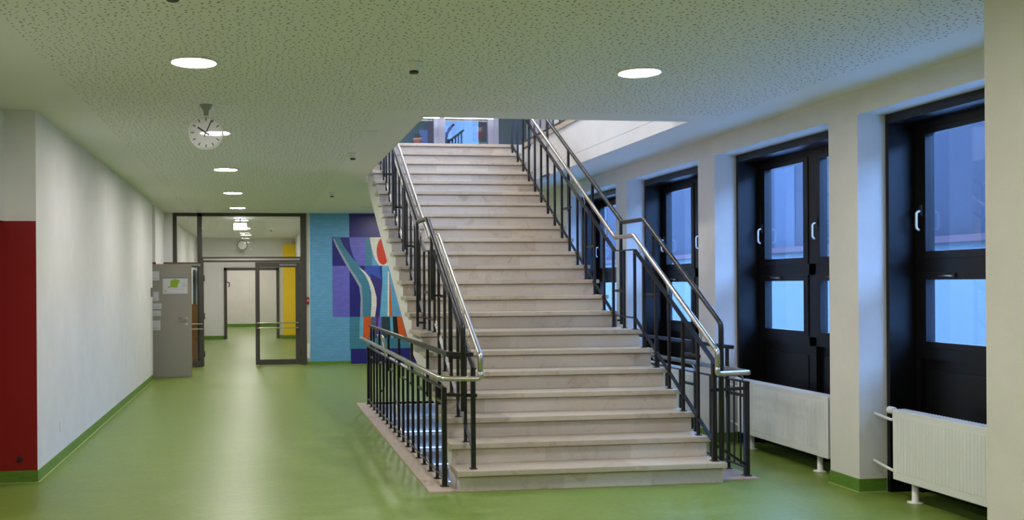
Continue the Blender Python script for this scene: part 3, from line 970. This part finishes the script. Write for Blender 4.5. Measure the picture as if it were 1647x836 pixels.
def glass_leaf(width, label, loc):
    """leaf hinged at its local origin, running along +x, facing -y"""
    t = thing('glass_door', loc, label, 'door')
    z0, z1 = .01, 2.065
    s = MB()
    s.box(0, .10, -.03, .03, z0, z1); s.box(width - .085, width, -.03, .03, z0, z1)
    s.box(.10, width - .085, -.03, .03, z0, .115); s.box(.10, width - .085, -.03, .03, 1.965, z1)
    def put(mb, name, mat, lab=None):
        o = mb.build(name, mat, None, lab); o.parent = t; return o
    put(s, 'leaf_frame', M['frame_grey'])
    put(MB().box(.10, width - .085, -.004, .004, .115, 1.965), 'pane', M['clear'])
    for z in (.85, .75):
        q = MB().tube([(.05, -.03, z), (.05, -.09, z), (width - .03, -.09, z), (width - .03, -.03, z)], .012, 10, .03)
        put(q, 'push_bar', M['steel'], 'steel push bar')
    put(MB().rbox(.08, .42, -.065, -.03, 1.985, 2.035, .006), 'door_closer', M['grey_plastic'])
    for z in (.25, 1.0, 1.75):
        put(MB().tube([(-.008, -.03, z - .06), (-.008, -.03, z + .06)], .012, 10), 'hinge', M['frame_grey'])
    return t
dA = glass_leaf(.90, 'closed glass door leaf with two steel push bars, right half of the doorway', (.822, GLASS_Y, 0))
dA.rotation_euler = (0, 0, PI)
dA.scale = (1, 1, 1)
# the closed leaf is hinged on the right: its bars must face the viewer, so mirror it by building it turned and flipped
for ch in dA.children:
    if ch.name.split('.')[0] in ('push_bar', 'door_closer', 'hinge'):
        for v_ in ch.data.vertices:
            v_.co.y = -v_.co.y
        ch.data.flip_normals()
dB = glass_leaf(.86, 'open glass door leaf swung back towards the grey door at the left', (-1.10, GLASS_Y - .05, 0))
dB.rotation_euler = (0, 0, PI + .40)
for ch in dB.children:
    if ch.name.split('.')[0] in ('push_bar', 'door_closer', 'hinge'):
        for v_ in ch.data.vertices:
            v_.co.y = -v_.co.y
        ch.data.flip_normals()
cp = thing('fire_call_point', (.968, GLASS_Y, 1.29), 'small red fire call point on the wall strip beside the mosaic', 'alarm')
MB().rbox(.94, .996, GLASS_Y - .035, GLASS_Y, 1.22, 1.36, .006).build('housing', M['alarm_red'], cp)
MB().box(.955, .981, GLASS_Y - .037, GLASS_Y - .034, 1.27, 1.31).build('press_plate', M['paper'], cp)
tag(MB().rbox(.945, 1.0, GLASS_Y - .06, GLASS_Y, .12, .42, .02).build('door_holder', M['plastic']), 'small white door holder box low beside the mosaic', 'box')

# ------------------------------------------------------------------ mosaic mural
mu = thing('mosaic_mural', (2.7, GLASS_Y - .002, 0), 'abstract blue ceramic mosaic wall with violet and orange shapes behind the stairs', 'mural')
def mpt(u, v):
    return (.785 + u * .004069, 3.217 - v * .004069)
layer = [0]
mural = MB()
def mshape(colour, pts):
    layer[0] += 1
    y = GLASS_Y - .022 - layer[0] * .0004
    mural.use(MOS[colour])
    mural.flat([(x, y, z) for x, z in (mpt(u, v) for u, v in pts)])
def rect(colour, u0, v0, u1, v1):
    mshape(colour, [(u0, v0), (u1, v0), (u1, v1), (u0, v1)])
mural.use(MOS['light_blue'])
mural.box(1.012, 4.5, GLASS_Y - .022, GLASS_Y - .001, .0, CEIL)
rect('navy', 253, 40, 640, 160)
rect('light_blue', 440, 160, 640, 557)
rect('navy', 168, 160, 253, 302)
rect('navy', 235, 160, 300, 302)
mshape('violet', [(253, 160), (338, 160), (338, 302), (296, 302), (275, 262), (262, 220), (255, 190)])
rect('teal', 334, 160, 368, 302)
mshape('white', [(356, 160), (460, 160), (460, 302), (402, 302), (382, 270), (368, 230), (361, 195)])
mshape('red', [(422 + 32 * math.cos(a), 230 + 68 * math.sin(a)) for a in (2 * PI * i / 28 for i in range(28))])
rect('violet', 168, 302, 255, 557)
rect('navy', 253, 302, 420, 557)
rect('royal', 330, 302, 408, 362)
mshape('grey', [(170, 165), (182, 165), (200, 210), (230, 262), (262, 320), (290, 362), (312, 400), (318, 460), (318, 557), (305, 557), (308, 460), (302, 408), (276, 362), (246, 315), (214, 258), (186, 205)])
mshape('teal', [(176, 162), (206, 162), (226, 205), (262, 256), (300, 300), (335, 345), (354, 392), (360, 450), (360, 557), (318, 557), (318, 460), (312, 400), (290, 362), (262, 320), (230, 262), (200, 210)])
mshape('white', [(300, 310), (330, 330), (356, 362), (376, 410), (388, 460), (388, 500), (380, 557), (358, 557), (362, 500), (362, 440), (352, 392), (332, 348)])
mshape('dark_violet', [(356, 340), (392, 356), (412, 374), (416, 392), (412, 450), (404, 520), (404, 557), (386, 557), (392, 480), (384, 425), (366, 372)])
mshape('royal', [(350, 302), (400, 302), (408, 340), (414, 372), (380, 352), (356, 342)])
mshape('cyan', [(416, 302), (446, 302), (444, 557), (404, 557), (412, 450), (418, 390)])
mshape('white', [(446, 330), (452, 330), (452, 557), (442, 557)])
mshape('orange', [(453, 350), (460, 440), (466, 557), (452, 557)])
rect('teal', 253, 557, 640, 720)
mshape('cyan', [(304, 557), (322, 557), (318, 665), (300, 665)])
mshape('orange', [(322, 557), (360, 557), (350, 665), (318, 665)])
mshape('slate', [(360, 557), (386, 557), (384, 665), (350, 665)])
mshape('purple', [(386, 557), (398, 557), (390, 665), (380, 665)])
mshape('violet', [(398, 557), (412, 557), (412, 665), (390, 665)])
mshape('green', [(412, 557), (455, 557), (458, 665), (412, 665)])
mshape('cyan', [(455, 557), (468, 557), (474, 665), (458, 665)])
mshape('black', [(468, 557), (490, 557), (500, 665), (474, 665)])
mshape('orange', [(490, 557), (512, 557), (540, 665), (500, 665)])
rect('navy', 258, 716, 640, 800)
mural.build('tile_field', None, mu)
MB().box(1.0, 1.012, GLASS_Y - .024, GLASS_Y, 0, CEIL).build('edge_strip', M['plaster'], mu)

# ------------------------------------------------------------------ corridor beyond the glass
b = MB().box(-2.1, -1.85, GLASS_Y + .04, 29.85, 0, 3.02); b.box(-2.1, -1.85, 29.85, 39, 0, 3.02)
struct(b, 'wall_far_left', M['wall'])
struct(MB().box(1.085, 1.3, GLASS_Y + .2, 39, 0, 3.02), 'wall_far_right', M['wall'])
b = MB()
b.box(-1.85, -1.015, 29.85, 30.0, 0, 2.67); b.box(.562, 1.085, 29.85, 30.0, 0, 2.67); b.box(-1.015, .562, 29.85, 30.0, 2.111, 2.67)
b.box(-1.85, 1.085, 29.80, 30.0, 2.67, 3.02)
struct(b, 'wall_far_cross', M['wall'])
struct(MB().box(-1.85, 1.085, 38.7, 38.9, 0, 3.02), 'wall_far_end', M['pillar'])
b = MB()
b.box(-1.85, -1.05, 29.83, 29.85, 0, .1); b.box(.6, .717, 29.83, 29.85, 0, .1); b.box(.70, 1.085, 29.62, 29.64, 0, .1); b.box(-1.85, 1.085, 38.68, 38.7, 0, .11)
b.box(-1.85, -1.84, 20.0, 29.85, 0, .1)
struct(b, 'baseboard_far', M['skirting'])
struct(MB().box(.717, 1.085, 29.64, 29.85, 0.0, 2.839), 'trim_9', M['yellow'])
fr = bpy.data.objects.new('door_1', None); col.objects.link(fr); fr.location = (-.22, 29.85, 0); fr['kind'] = 'structure'
f = MB()
f.box(-1.045, -.965, 29.80, 30.03, 0, 2.14); f.box(.512, .592, 29.80, 30.03, 0, 2.14); f.box(-1.045, .592, 29.80, 30.03, 2.06, 2.14)
f.build('door_frame', M['frame_grey'], fr)
hk = MB().tube([(-.96, 29.79, 1.70), (-.90, 29.76, 1.70), (-.88, 29.76, 1.62), (-.91, 29.76, 1.56)], .016, 10, .05)
tag(hk.build('door_hook', M['dark_plastic'], origin=(-.95, 29.79, 1.6)), 'small dark hooked handle on the far door frame', 'hook')
cab = thing('wooden_cabinet', (-1.45, 20.5, 0), 'brown wooden cabinet behind the glass beside the open grey door', 'cabinet')
MB().rbox(-1.84, -1.17, 20.35, 20.75, .06, 1.225, .005).build('carcass', M['wood'], cab)
MB().box(-1.82, -1.2, 20.38, 20.72, 0, .06).build('plinth', M['dark_plastic'], cab)
MB().rbox(-1.82, -1.515, 20.335, 20.35, .09, 1.2, .003, 1).build('door', M['wood'], cab)
MB().rbox(-1.505, -1.19, 20.335, 20.35, .09, 1.2, .003, 1).build('door', M['wood'], cab)
for i, (x, h_) in enumerate(((-1.345, .70), (-1.285, .68))):
    t = MB().rbox(x, x + .045, 20.4, 20.62, 1.226, 1.226 + h_, .004)
    tag(t.build('tall_folder', M['teal'] if i == 0 else M['upper_frame']), ('dark teal tall folder' if i == 0 else 'pale grey tall folder') + ' upright on the wooden cabinet', 'folder')
ex = thing('exit_sign', (-.39, 20.9, 3.02), 'brightly lit white sign box hanging beyond the glass transom', 'sign')
MB().rbox(-.525, -.255, 20.88, 20.93, 2.775, 2.915, .01).build('sign_box', M['sign_glow'], ex)
MB().tube([(-.39, 20.905, 2.915), (-.39, 20.905, 3.02)], .014, 10).build('hanger', M['dark_plastic'], ex)
fc = thing('far_clock', (-.49, 29.4, 3.02), 'dark rimmed round clock hanging in the far corridor', 'clock')
MB().lathe([(.13, .02), (.15, .015), (.15, -.015), (.13, -.02)], (-.49, 29.4, 2.80), 'y', 32).build('case', M['grey_plastic'], fc)
MB().lathe([(.128, -.0215), (.128, -.02)], (-.49, 29.4, 2.80), 'y', 32).build('dial', M['clock_face'], fc)
MB().tube([(-.49, 29.4, 2.94), (-.49, 29.4, 3.02)], .012, 8).build('hanger', M['grey_plastic'], fc)
